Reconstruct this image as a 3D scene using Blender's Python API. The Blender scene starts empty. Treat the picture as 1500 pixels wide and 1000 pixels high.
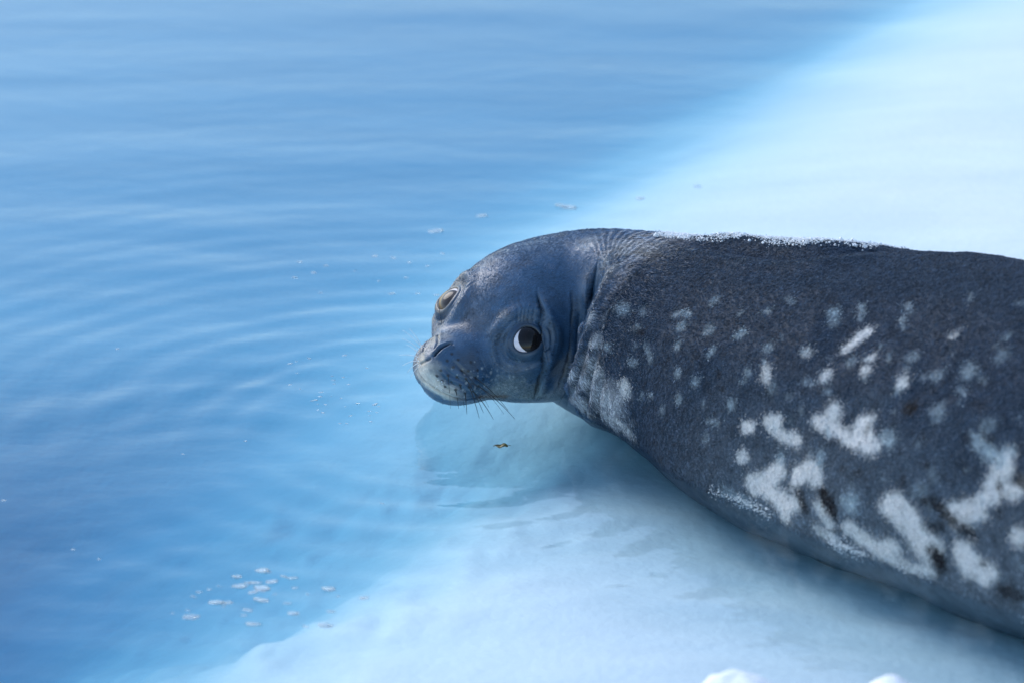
import bpy, math, random
import numpy as np
from mathutils import Vector

R = math.radians
rng = np.random.default_rng(7)
random.seed(7)
scene = bpy.context.scene
COL = scene.collection

# ------------------------------------------------------------------ camera
TH, DIST, FOCAL = R(20.0), 5.0, 120.0
P0 = np.array([0, 0, .1])
FWD = np.array([0, math.cos(TH), -math.sin(TH)])
UPV = np.array([0, math.sin(TH), math.cos(TH)])
CAMP = P0 - DIST * FWD
cd = bpy.data.cameras.new('camera')
cam = bpy.data.objects.new('camera', cd)
COL.objects.link(cam)
cam.location = CAMP
cam.rotation_euler = (math.pi / 2 - TH, 0, 0)
cd.lens = FOCAL
cd.sensor_width = 36
cd.clip_start = .05
cd.clip_end = 5000
cd.dof.use_dof = True
cd.dof.focus_distance = 4.98
cd.dof.aperture_fstop = 3.2
scene.camera = cam

# ------------------------------------------------------------------ sky, sun, exposure
SUN_EL, SUN_AZ = R(38), R(-46)          # azimuth from +Y, negative is towards -X
w = bpy.data.worlds.new('World')
scene.world = w
w.use_nodes = True
nt = w.node_tree
nt.nodes.clear()
out = nt.nodes.new('ShaderNodeOutputWorld')
bg = nt.nodes.new('ShaderNodeBackground')
sky = nt.nodes.new('ShaderNodeTexSky')
sky.sky_type = 'NISHITA'
sky.sun_disc = False
sky.sun_elevation = SUN_EL
sky.sun_rotation = SUN_AZ
sky.altitude = 0
sky.air_density = 1.35
sky.dust_density = 1.0
sky.ozone_density = 2.6
bg.inputs['Strength'].default_value = .15
nt.links.new(sky.outputs[0], bg.inputs[0])
nt.links.new(bg.outputs[0], out.inputs[0])
sd = bpy.data.lights.new('sun', 'SUN')
sd.energy = .9
sd.angle = R(36)
sd.color = (1, .95, .90)
sun = bpy.data.objects.new('sun', sd)
COL.objects.link(sun)
sv = Vector((math.sin(SUN_AZ) * math.cos(SUN_EL), math.cos(SUN_AZ) * math.cos(SUN_EL), math.sin(SUN_EL)))
sun.rotation_euler = sv.to_track_quat('Z', 'Y').to_euler()
sun.location = sv * 20
vs = scene.view_settings
vs.view_transform = 'Standard'
vs.look = 'None'
vs.exposure = 0.82
vs.gamma = 1
vs.use_curve_mapping = False
scene.cycles.use_denoising = True
scene.cycles.max_bounces = 8
scene.cycles.transparent_max_bounces = 16
scene.cycles.volume_bounces = 0


# ------------------------------------------------------------------ helpers
def project(P):
    d = np.asarray(P) - CAMP
    z = d @ FWD
    return 750 + 5000 * d[..., 0] / z, 500 - 5000 * (d @ UPV) / z, z


def on_plane(px, py, z=0.0):
    d = FWD + np.array([1, 0, 0]) * (px - 750) / 5000 + UPV * (500 - py) / 5000
    return CAMP + d * ((z - CAMP[2]) / d[2])


def sstep(a, b, x):
    t = np.clip((x - a) / (b - a), 0, 1)
    return t * t * (3 - 2 * t)


_tab = np.random.default_rng(3).random(1 << 16)


def _h(ix, iy, iz):
    return _tab[((ix * 73856093) ^ (iy * 19349663) ^ (iz * 83492791)) & 0xffff]


def noise3(P, f, seed=0):
    """smooth value noise, -1..1"""
    Q = np.asarray(P, float) * f + seed * 17.31
    I = np.floor(Q).astype(np.int64)
    F = Q - I
    F = F * F * (3 - 2 * F)
    r = 0
    for dx in (0, 1):
        for dy in (0, 1):
            for dz in (0, 1):
                wt = (F[..., 0] if dx else 1 - F[..., 0]) * (F[..., 1] if dy else 1 - F[..., 1]) * (F[..., 2] if dz else 1 - F[..., 2])
                r = r + wt * _h(I[..., 0] + dx, I[..., 1] + dy, I[..., 2] + dz)
    return r * 2 - 1


def fbm(P, f, o=3, seed=0):
    r, a = 0, 1.0
    for i in range(o):
        r = r + a * noise3(P, f * 2 ** i, seed + i)
        a *= .5
    return r / 1.6


def mesh_np(name, V, F, mat, parent=None, smooth=True, col=None, link=True):
    me = bpy.data.meshes.new(name)
    V = np.asarray(V, np.float32)
    F = [np.asarray(f, np.int32) for f in (F if isinstance(F, list) else [F])]
    nl = sum(f.size for f in F)
    nf = sum(len(f) for f in F)
    me.vertices.add(len(V))
    me.vertices.foreach_set('co', V.ravel())
    me.loops.add(nl)
    me.loops.foreach_set('vertex_index', np.concatenate([f.ravel() for f in F]))
    me.polygons.add(nf)
    tot = np.concatenate([np.full(len(f), f.shape[1], np.int32) for f in F])
    st = np.concatenate([[0], np.cumsum(tot)[:-1]]).astype(np.int32)
    me.polygons.foreach_set('loop_start', st)
    me.polygons.foreach_set('use_smooth', np.full(nf, smooth, bool))
    me.update(calc_edges=True)
    me.validate()
    if col is not None:
        a = me.attributes.new('Col', 'FLOAT_COLOR', 'POINT')
        c4 = np.ones((len(V), 4), np.float32)
        c4[:, :col.shape[1]] = col
        a.data.foreach_set('color', c4.ravel())
    if mat:
        me.materials.append(mat)
    o = bpy.data.objects.new(name, me)
    if link:
        COL.objects.link(o)
    if parent:
        o.parent = parent
    return o


def tag(o, label=None, cat=None, group=None, kind=None):
    for k, v in (('label', label), ('category', cat), ('group', group), ('kind', kind)):
        if v:
            o[k] = v
    return o


def material(name):
    m = bpy.data.materials.new(name)
    m.use_nodes = True
    t = m.node_tree
    return m, t, t.nodes['Principled BSDF']


def node(t, typ, **kw):
    n = t.nodes.new(typ)
    for k, v in kw.items():
        if k in n.inputs:
            n.inputs[k].default_value = v
        else:
            setattr(n, k, v)
    return n


def grid_axis(lo, hi, step, far, n):
    c = np.arange(lo, hi + step / 2, step)
    g = step * np.cumsum(np.exp(np.linspace(0, math.log(far / step) - 1.6, n)))
    g = g / g[-1] * far
    g = np.maximum.accumulate(np.maximum(g, step * np.arange(1, n + 1)))
    return np.concatenate([lo - g[::-1], c, hi + g])


def grid_faces(nx, ny):
    i = np.arange((nx - 1))[:, None] * ny + np.arange(ny - 1)[None]
    i = i.ravel()
    return np.stack([i, i + ny, i + ny + 1, i + 1], 1)


# ------------------------------------------------------------------ materials of the setting
def ice_material():
    m, t, b = material('wet_ice')
    tc = node(t, 'ShaderNodeTexCoord')
    n1 = node(t, 'ShaderNodeTexNoise', Scale=5.0, Detail=6.0, Roughness=.6)
    mp = node(t, 'ShaderNodeMapping')
    mp.inputs['Scale'].default_value = (.5, 1.6, 1)
    t.links.new(tc.outputs['Object'], mp.inputs[0])
    t.links.new(mp.outputs[0], n1.inputs['Vector'])
    cr = node(t, 'ShaderNodeValToRGB')
    cr.color_ramp.elements[0].position = .3
    cr.color_ramp.elements[0].color = (.78, .79, .79, 1)
    cr.color_ramp.elements[1].position = .62
    cr.color_ramp.elements[1].color = (.88, .87, .86, 1)
    t.links.new(n1.outputs[0], cr.inputs[0])
    t.links.new(cr.outputs[0], b.inputs['Base Color'])
    b.inputs['Roughness'].default_value = .6
    n2 = node(t, 'ShaderNodeTexNoise', Scale=60.0, Detail=4.0)
    t.links.new(tc.outputs['Object'], n2.inputs['Vector'])
    bp = node(t, 'ShaderNodeBump', Strength=.3, Distance=.007)
    t.links.new(n2.outputs[0], bp.inputs['Height'])
    t.links.new(bp.outputs[0], b.inputs['Normal'])
    return m


def snow_material(name='snow', c=(.88, .9, .92, 1)):
    m, t, b = material(name)
    b.inputs['Base Color'].default_value = c
    b.inputs['Roughness'].default_value = .55
    b.inputs['Subsurface Weight'].default_value = .0
    tc = node(t, 'ShaderNodeTexCoord')
    n2 = node(t, 'ShaderNodeTexNoise', Scale=220.0, Detail=3.0)
    t.links.new(tc.outputs['Object'], n2.inputs['Vector'])
    bp = node(t, 'ShaderNodeBump', Strength=.4, Distance=.003)
    t.links.new(n2.outputs[0], bp.inputs['Height'])
    t.links.new(bp.outputs[0], b.inputs['Normal'])
    return m


def water_material():
    m, t, b = material('sea_water')
    t.nodes.remove(b)
    o = t.nodes['Material Output']
    fr = node(t, 'ShaderNodeFresnel', IOR=1.333)
    ge = node(t, 'ShaderNodeNewGeometry')
    mi = node(t, 'ShaderNodeMapRange')           # same reflectance from either side of the surface
    mi.inputs['To Min'].default_value, mi.inputs['To Max'].default_value = 1.333, 1 / 1.333
    t.links.new(ge.outputs['Backfacing'], mi.inputs['Value'])
    t.links.new(mi.outputs[0], fr.inputs['IOR'])
    gl = node(t, 'ShaderNodeBsdfGlossy', Roughness=.0)
    tr = node(t, 'ShaderNodeBsdfTransparent')
    mx = node(t, 'ShaderNodeMixShader')
    tc = node(t, 'ShaderNodeTexCoord')
    mp = node(t, 'ShaderNodeMapping')
    mp.inputs['Scale'].default_value = (1, 1.7, 1)
    nz = node(t, 'ShaderNodeTexNoise', Scale=14.0, Detail=3.0, Roughness=.45)
    bp = node(t, 'ShaderNodeBump', Strength=.25, Distance=.004)
    t.links.new(tc.outputs['Object'], mp.inputs[0])
    t.links.new(mp.outputs[0], nz.inputs['Vector'])
    t.links.new(nz.outputs[0], bp.inputs['Height'])
    for s in (fr, gl):
        t.links.new(bp.outputs[0], s.inputs['Normal'])
    t.links.new(fr.outputs[0], mx.inputs[0])
    t.links.new(tr.outputs[0], mx.inputs[1])
    t.links.new(gl.outputs[0], mx.inputs[2])
    t.links.new(mx.outputs[0], o.inputs['Surface'])
    va = node(t, 'ShaderNodeVolumeAbsorption', Density=1.0)
    va.inputs['Color'].default_value = WATER_COL
    va.inputs['Density'].default_value = WATER_DEN
    t.links.new(va.outputs[0], o.inputs['Volume'])
    return m


WATER_COL, WATER_DEN = (.25, .665, .800, 1), 3.0
M_ICE, M_SNOW = ice_material(), snow_material()
M_WATER = water_material()

# ------------------------------------------------------------------ ice shelf (height field) and an added shallow floor
EDGE = np.array([on_plane(*p)[:2] for p in [(-330, 1330), (150, 1000), (300, 935), (480, 835), (600, 730), (655, 640), (760, 500), (870, 330), (945, 272),
                                            (1065, 195), (1160, 125), (1275, 55), (1370, 0), (1780, -230)]])


def signed_edge(x, y):
    P = np.stack([x, y], -1)
    best = np.full(x.shape, 1e9)
    sgn = np.zeros(x.shape)
    for a, b in zip(EDGE[:-1], EDGE[1:]):
        ab = b - a
        L = np.linalg.norm(ab)
        t = np.clip(((P - a) @ ab) / L ** 2, 0, 1)
        t = np.where((t == 0) & np.allclose(a, EDGE[0]), ((P - a) @ ab) / L ** 2, t)
        t = np.where((t == 1) & np.allclose(b, EDGE[-1]), ((P - a) @ ab) / L ** 2, t)
        q = a + t[..., None] * ab
        d = np.linalg.norm(P - q, axis=-1)
        s = np.sign((P - a)[..., 1] * ab[0] - (P - a)[..., 0] * ab[1])   # left of travel: water
        m = d < best - 1e-9
        best = np.where(m, d, best)
        sgn = np.where(m, -s, sgn)
    return best * np.where(sgn == 0, 1, sgn)


def ice_height(x, y):
    P = np.stack([x, y, np.zeros_like(x)], -1)
    d = signed_edge(x, y)
    near = 1 - sstep(-.1, .5, y)
    wob = fbm(P * [1, .6, 1], 9, 3, 5) * .055 * near + fbm(P, 2.5, 3, 9) * .05
    wob = wob + fbm(P * [1, .5, 1], 26, 3, 15) * .018 * near
    dd = d + wob
    inner = -.034 + .010 * fbm(P * [.5, 1, 1], 3.5, 3, 21) + .003 * fbm(P * [.4, 1, 1], 16, 3, 22)
    far = sstep(.15, .75, y + .30 * x)
    inner = inner * (1 - far) + far * (-.014 + .006 * fbm(P, 3, 3, 31))
    # the hollow the seal has worn and melted
    hd = np.full(x.shape, 9.0)
    for (ax, ay, aw), (bx, by, bw) in zip(LAIR[:-1], LAIR[1:]):
        ab = np.array([bx - ax, by - ay])
        t = np.clip(((x - ax) * ab[0] + (y - ay) * ab[1]) / (ab @ ab), 0, 1)
        hd = np.minimum(hd, np.hypot(x - ax - t * ab[0], y - ay - t * ab[1]) - aw - t * (bw - aw))
    hd = hd + .03 * fbm(P * [.6, 1, 1], 7, 3, 44)
    inner = inner - .055 * sstep(.42, -.10, hd) * near
    # the bank slopes off gently under water
    wv = .08 * near + .12 * (1 - near)
    slope = .50 * near + .55 * (1 - near)
    dd = dd - .10 * near + .02 * (1 - near)
    z = inner - slope * wv * np.logaddexp(0, np.clip(-dd / wv, -40, 60))
    floor_ = -1.25 + 1.02 * sstep(-1.2, .95, y) + .02 * fbm(P, .8, 2, 3)  # added floor for light welling up from the deep, raised to brighten far water
    kf = .05
    return kf * np.logaddexp(z / kf, floor_ / kf), d


# plan of where the seal lies: x, y, half width
LAIR = [(-.12, -.04, .03), (-.03, .03, .09), (.10, .08, .13), (.25, .05, .18), (.40, -.06, .26), (.60, -.24, .31), (.90, -.53, .33), (1.5, -1.09, .23)]
gx = grid_axis(-1.3, 1.5, .009, 300, 46)
gy = grid_axis(-1.3, 3.0, .011, 300, 46)
X, Y = np.meshgrid(gx, gy, indexing='ij')
Z, dE = ice_height(X, Y)
ice = mesh_np('ice_shelf', np.stack([X, Y, Z], -1).reshape(-1, 3), grid_faces(len(gx), len(gy)), M_ICE)
tag(ice, kind='structure')

# ------------------------------------------------------------------ water body
gx = grid_axis(-1.25, 1.25, .008, 320, 44)
gy = grid_axis(-1.2, 2.9, .009, 320, 44)
X, Y = np.meshgrid(gx, gy, indexing='ij')


def water_height(x, y):
    P = np.stack([x, y, np.zeros_like(x)], -1)
    h = 0
    for i, (lam, ang, amp) in enumerate([(.52, 86, 1.6), (.33, 97, .9), (.21, 80, .45), (.27, 108, .5), (.15, 92, .22)]):
        k = 2 * math.pi / lam
        ph = k * (x * math.cos(R(ang)) + y * math.sin(R(ang))) + 2.2 * fbm(P, 1.3, 2, 40 + i) + i * 1.7
        h = h + amp * np.sin(ph) * (.5 + .5 * noise3(P, 1.6, 50 + i))
    for i, (px, py, lam, amp, dec) in enumerate([(620, 650, .080, 2.0, .55), (600, 620, .055, .5, .4), (330, 905, .068, .8, .3), (60, 520, .20, 1.9, .5), (300, 700, .11, 1.3, .45)]):
        c = on_plane(px, py)
        r = np.hypot(x - c[0], y - c[1])
        r = r + .02 * noise3(P, 5, 70 + i)
        h = h + amp * np.sin(2 * math.pi * r / lam) * np.exp(-r / dec) * np.clip(.55 + .9 * noise3(P, 3.2, 60 + i), 0, 1.3) * sstep(.03, .26, r)
    fade = np.exp(-(np.maximum(np.hypot(x, y - .8) - 3, 0) / 2) ** 2)
    return h * .001 * fade


H = water_height(X, Y)
nx, ny = len(gx), len(gy)
top = np.stack([X, Y, H], -1).reshape(-1, 3)
idx = np.arange(nx * ny).reshape(nx, ny)
loop = np.concatenate([idx[:-1, 0], idx[-1, :-1], idx[:0:-1, -1], idx[0, :0:-1]])
low = top[loop].copy()
low[:, 2] = -7
base = nx * ny + np.arange(len(loop))
side = np.stack([loop, base, np.roll(base, -1), np.roll(loop, -1)], 1)
mid = np.array([[0, 0, -7.0]])
fan = np.stack([base, np.full(len(base), nx * ny + len(base)), np.roll(base, -1)], 1)
sea = mesh_np('sea_water', np.concatenate([top, low, mid]), [grid_faces(nx, ny), side, fan], M_WATER)
tag(sea, kind='structure')

# ------------------------------------------------------------------ the seal: base surface
HP, HY, HR = R(4), R(51), R(12)            # head pitch down, yaw to the camera, roll
f0 = np.array([-math.cos(HY) * math.cos(HP), -math.sin(HY) * math.cos(HP), -math.sin(HP)])
l0 = np.array([math.sin(HY), -math.cos(HY), 0])
u0 = np.cross(f0, l0)
HF = f0
HL = l0 * math.cos(HR) - u0 * math.sin(HR)
HU = u0 * math.cos(HR) + l0 * math.sin(HR)
HO = np.array([-.031, .066, .102])        # between the eyes
HM = np.stack([HF, HL, HU])               # rows: head axes


def to_head(P):
    return (P - HO) @ HM.T


def from_head(Q):
    return HO + np.asarray(Q) @ HM


EYE_C, EYE_N = np.array([.000, .063, -.003]), np.array([.48, .50, .72])
EYE_N = EYE_N / np.linalg.norm(EYE_N)
HEAD = [  # centre and radii in metres, in head axes (forward, left, up)
    ((-.080, 0, .002), (.106, .095, .084)),
    ((-.040, 0, -.004), (.074, .086, .050)),
    ((-.006, .050, -.004), (.045, .038, .034)), ((-.006, -.050, -.004), (.045, .038, .034)),
    (tuple(EYE_C), (.031, .031, .031)), (tuple(EYE_C * [1, -1, 1]), (.031, .031, .031)),
    ((.048, 0, -.033), (.060, .037, .029)),
    ((.084, .022, -.043), (.042, .033, .030)), ((.084, -.022, -.043), (.042, .033, .030)),
    ((.106, 0, -.022), (.028, .022, .020)),
    ((-.022, .044, -.052), (.066, .046, .048)), ((-.022, -.044, -.052), (.066, .046, .048)),
    ((.040, 0, -.073), (.076, .046, .026)),
    ((-.070, 0, -.056), (.105, .085, .070)),
    ((-.070, .040, -.070), (.078, .072, .050)), ((-.110, .055, -.050), (.07, .075, .075)),
]


def head_sdf(P):
    Q = to_head(P)
    acc = 0
    k = .011
    for c, r in HEAD:
        p = Q - np.array(c)
        r = np.array(r)
        k0 = np.linalg.norm(p / r, axis=-1)
        k1 = np.linalg.norm(p / r ** 2, axis=-1) + 1e-9
        d = k0 * (k0 - 1) / k1
        acc = acc + np.exp(-np.clip(d, -.2, .4) / k)
    return -k * np.log(acc)


SP = np.array([  # spine x, y, z, half width, top, bottom
    [2.02, -1.56, -.04, .035, .030, .03], [1.95, -1.50, -.03, .075, .06, .05], [1.80, -1.37, -.02, .13, .11, .09], [1.50, -1.09, .00, .23, .20, .12],
    [1.20, -.82, .02, .30, .26, .15], [.90, -.53, .03, .33, .318, .16], [.68, -.32, .03, .325, .293, .16],
    [.50, -.15, .035, .30, .245, .16], [.34, -.01, .045, .245, .205, .15], [.23, .07, .062, .19, .170, .13],
    [.15, .128, .070, .172, .150, .14], [.068, .142, .084, .140, .118, .12], [.005, .118, .102, .06, .06, .05], ])
S_end = from_head([.078, 0, -.030])
S_mid = from_head([0, 0, -.012])
sp = np.vstack([SP[:, :], np.r_[S_mid, .03, .03, .03], np.r_[S_end, .015, .015, .015]])


def catmull(P, n):
    seg = np.linalg.norm(np.diff(P[:, :3], axis=0), axis=1)
    t = np.r_[0, np.cumsum(seg)]
    # natural cubic spline through the stations
    N = len(P)
    h = np.diff(t)
    A = np.zeros((N, N))
    B = np.zeros((N, P.shape[1]))
    A[0, 0] = A[-1, -1] = 1
    for i in range(1, N - 1):
        A[i, i - 1], A[i, i], A[i, i + 1] = h[i - 1], 2 * (h[i - 1] + h[i]), h[i]
        B[i] = 6 * ((P[i + 1] - P[i]) / h[i] - (P[i] - P[i - 1]) / h[i - 1])
    Mm = np.linalg.solve(A, B)

    def ev(s):
        i = np.clip(np.searchsorted(t, s) - 1, 0, N - 2)
        a, b = (t[i + 1] - s)[:, None], (s - t[i])[:, None]
        hh = h[i][:, None]
        return (Mm[i] * a ** 3 + Mm[i + 1] * b ** 3) / (6 * hh) + (P[i] / hh - Mm[i] * hh / 6) * a + (P[i + 1] / hh - Mm[i + 1] * hh / 6) * b
    return ev, t[-1], t


ev, LEN, tk = catmull(sp, 0)
s_neck, s_sh = tk[9], tk[5]
ss = np.concatenate([np.linspace(0, s_sh, 150, endpoint=False), np.linspace(s_sh, s_neck, 260, endpoint=False), np.linspace(s_neck, LEN, 380)])
NPH = 560
phi = np.linspace(0, 2 * math.pi, NPH, endpoint=False) - math.pi / 2
S = ev(ss)
Tn = np.gradient(S[:, :3], ss, axis=0)
Tn /= np.linalg.norm(Tn, axis=1)[:, None]
hw = sstep(s_neck, LEN - .06, ss)[:, None]
Tn = Tn * (1 - hw) + HF * hw
Tn /= np.linalg.norm(Tn, axis=1)[:, None]
# side vector points to the animal's left (towards the camera)
Sd = np.cross(np.array([0, 0, 1.0]), Tn)
Sd /= np.linalg.norm(Sd, axis=1)[:, None]
Sd = Sd * (1 - hw) + HL * hw
Sd -= Tn * (Sd * Tn).sum(1)[:, None]
Sd /= np.linalg.norm(Sd, axis=1)[:, None]
Uv = np.cross(Tn, Sd)
c, s = np.cos(phi), np.sin(phi)
Dir = c[None, :, None] * Sd[:, None] + s[None, :, None] * Uv[:, None]
bq = np.where(s[None] > 0, S[:, 4:5], S[:, 5:6])
rb = 1 / np.sqrt((np.abs(c)[None] / S[:, 3:4]) ** 2 + (np.abs(s)[None] / bq) ** 2)
Cen = np.repeat(S[:, None, :3], NPH, 1)
# the round cap over the muzzle
NB = 150
be = (np.linspace(0, 1, NB + 1)[1:]) * (math.pi / 2) * .9995
CapD = np.cos(be)[:, None, None] * Dir[-1][None] + np.sin(be)[:, None, None] * HF
Dir = np.concatenate([Dir, CapD])
Cen = np.concatenate([Cen, np.repeat(Cen[-1:], NB, 0)])
rb = np.concatenate([rb, np.repeat(rb[-1:], NB, 0)])
ss = np.concatenate([ss, LEN + be * .04])
# head radius along each ray
i0 = np.searchsorted(ss, s_neck - .05)
rh = np.zeros_like(rb)
Cc, Dd = Cen[i0:], Dir[i0:]
lo = np.zeros(Cc.shape[:2])
inside = head_sdf(Cc[:, 0]) < 0
a_ = np.zeros(Cc.shape[:2])
b_ = np.full(Cc.shape[:2], .21)
for i in range(13):
    m_ = (a_ + b_) / 2
    o_ = head_sdf(Cc + Dd * m_[..., None]) > 0
    b_ = np.where(o_, m_, b_)
    a_ = np.where(o_, a_, m_)
rh[i0:] = np.where(inside[:, None], (a_ + b_) / 2, 0)
kk = .016
rad = kk * np.logaddexp(rb / kk, rh / kk)
V = Cen + Dir * rad[..., None]
NU = V.shape[0]


def normals(V):
    du = np.gradient(V, axis=0)
    dv = np.roll(V, -1, 1) - np.roll(V, 1, 1)
    n = np.cross(dv, du)
    n /= np.linalg.norm(n, axis=2)[..., None] + 1e-12
    return n * np.sign((n * Dir).sum(2).mean())


Nn = normals(V)
PX, PY, PZ = project(V)
facing = ((CAMP - V) * Nn).sum(2) > 0
fi = np.flatnonzero(facing)
fpx, fpy, fpz = PX.ravel()[fi], PY.ravel()[fi], PZ.ravel()[fi]


def surf(px, py):
    """index of the visible point of the seal that lies under a point of the photograph"""
    d2 = (fpx - px) ** 2 + (fpy - py) ** 2
    m = np.flatnonzero(d2 < max(16, d2.min() * 1.5))
    j = m[np.argmin(fpz[m] + .002 * np.sqrt(d2[m]))]
    return np.unravel_index(fi[j], V.shape[:2])


def surf_pt(px, py):
    return V[surf(px, py)]


# ------------------------------------------------------------------ the seal: folds, eyes, nose, mouth
def resample(P, n):
    P = np.asarray(P, float)
    d = np.r_[0, np.cumsum(np.linalg.norm(np.diff(P, axis=0), axis=1))]
    t = np.linspace(0, d[-1], n)
    return np.stack([np.interp(t, d, P[:, k]) for k in range(P.shape[1])], 1)


def smooth_line(P, n):
    P = resample(P, n)
    for _ in range(n // 6):
        P[1:-1] = (P[:-2] + 2 * P[1:-1] + P[2:]) / 4
    return P


def seg_dist(L, reach):
    """distance to a polyline on the surface, side of it, place along it; only near it"""
    lo_, hi_ = L.min(0) - reach, L.max(0) + reach
    m = np.flatnonzero(((V0f > lo_) & (V0f < hi_)).all(1))
    P = V0f[m]
    best = np.full(len(m), 9.0)
    side = np.zeros(len(m))
    along = np.zeros(len(m))
    n = len(L) - 1
    for k in range(n):
        a, b = L[k], L[k + 1]
        ab = b - a
        t = np.clip((P - a) @ ab / (ab @ ab + 1e-12), 0, 1)
        v = P - a - t[:, None] * ab
        d = np.linalg.norm(v, axis=1)
        q = d < best
        best = np.where(q, d, best)
        sv_ = np.einsum('ij,ij->i', np.cross(np.broadcast_to(ab, v.shape), v), N0f[m])
        side = np.where(q, np.sign(sv_), side)
        along = np.where(q, (k + t) / n, along)
    return m, best, side, along


V0f, N0f = V.reshape(-1, 3).copy(), Nn.reshape(-1, 3).copy()
disp = np.zeros(len(V0f))
dark = np.zeros(len(V0f))          # shade painted into folds and creases, and the dark rims of the lids
ends = lambda al: sstep(0, .18, al) * sstep(1, .82, al)


def line3(px, n=28):
    return smooth_line([surf_pt(*p) for p in px], n)


def crease(px, depth, width, ridge=0.0, rw=.006, off=.008, dk=0.0, pos=True, neg=True):
    L = line3(px)
    m, d, sd_, al = seg_dist(L, max(width * 3, off + rw * 3))
    e = ends(al)
    disp[m] -= depth * np.exp(-(d / width) ** 2) * e
    on = (pos * (sd_ > 0) + neg * (sd_ <= 0))
    disp[m] += ridge * np.exp(-((d - off) / rw) ** 2) * e * on
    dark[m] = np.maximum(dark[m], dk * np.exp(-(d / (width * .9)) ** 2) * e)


def fold(px, h, decay, groove, gw, right=True, dk=0.0):
    """one lip of skin lying over the next"""
    L = line3(px, 40)
    m, d, sd_, al = seg_dist(L, decay * 3.2)
    pxs = PX.ravel()[m]
    e = ends(al)
    lx, ly, _ = project(L)
    o = np.argsort(ly)
    over = (pxs > np.interp(PY.ravel()[m], ly[o], lx[o])) == right
    disp[m] += np.where(over, h * np.exp(-d / decay) * (1 - np.exp(-(d / .003) ** 2) * .5), -groove * np.exp(-(d / gw) ** 2)) * e
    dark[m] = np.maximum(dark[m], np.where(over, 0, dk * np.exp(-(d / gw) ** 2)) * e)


# folds of the neck
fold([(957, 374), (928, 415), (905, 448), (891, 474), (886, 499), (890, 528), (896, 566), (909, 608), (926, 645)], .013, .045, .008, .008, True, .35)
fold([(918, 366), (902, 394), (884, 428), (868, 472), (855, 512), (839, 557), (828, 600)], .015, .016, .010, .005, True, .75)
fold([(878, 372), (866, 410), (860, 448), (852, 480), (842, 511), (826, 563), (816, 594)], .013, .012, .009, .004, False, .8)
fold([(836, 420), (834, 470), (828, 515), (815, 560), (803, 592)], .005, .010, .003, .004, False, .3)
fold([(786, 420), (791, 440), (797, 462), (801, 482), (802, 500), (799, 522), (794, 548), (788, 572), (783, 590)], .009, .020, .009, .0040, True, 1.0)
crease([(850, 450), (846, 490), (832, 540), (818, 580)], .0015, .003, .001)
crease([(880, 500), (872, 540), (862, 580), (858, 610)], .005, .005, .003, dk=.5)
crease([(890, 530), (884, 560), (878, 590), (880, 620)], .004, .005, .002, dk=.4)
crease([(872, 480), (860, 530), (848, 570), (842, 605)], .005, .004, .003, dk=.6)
# the dip along the spine where the snow lies
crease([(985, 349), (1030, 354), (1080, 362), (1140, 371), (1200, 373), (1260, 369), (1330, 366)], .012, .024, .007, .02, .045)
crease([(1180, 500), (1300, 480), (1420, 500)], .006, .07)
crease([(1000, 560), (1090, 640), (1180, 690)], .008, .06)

# nose, lips
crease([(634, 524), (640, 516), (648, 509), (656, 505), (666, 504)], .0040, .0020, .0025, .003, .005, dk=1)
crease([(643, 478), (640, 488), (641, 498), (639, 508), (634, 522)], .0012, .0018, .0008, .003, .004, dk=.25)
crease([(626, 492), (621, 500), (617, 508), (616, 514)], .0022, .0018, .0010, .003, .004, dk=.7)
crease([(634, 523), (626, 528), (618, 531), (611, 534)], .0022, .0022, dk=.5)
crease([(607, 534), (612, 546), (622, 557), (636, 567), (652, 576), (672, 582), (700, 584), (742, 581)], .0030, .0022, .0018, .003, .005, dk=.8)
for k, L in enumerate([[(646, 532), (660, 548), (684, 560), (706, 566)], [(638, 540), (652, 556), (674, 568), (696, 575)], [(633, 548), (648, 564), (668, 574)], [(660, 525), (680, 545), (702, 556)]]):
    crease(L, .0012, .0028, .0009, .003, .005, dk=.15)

# lids round the eyes (the openings are cut further down)
ER = .032


def eye_axes(n):
    x = -HF + n * (HF @ n)                  # from the inner corner of the eye to the outer
    x /= np.linalg.norm(x)
    return x, np.cross(x, n)


def eye_rho(rel, n):
    """1 on the edge of the lids: round behind, drawn out to a corner in front"""
    x, y = eye_axes(n)
    u, v = rel @ x - .0050, rel @ y
    return np.hypot(u / np.where(u > 0, .0215, .0315), v / .0220)


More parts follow.
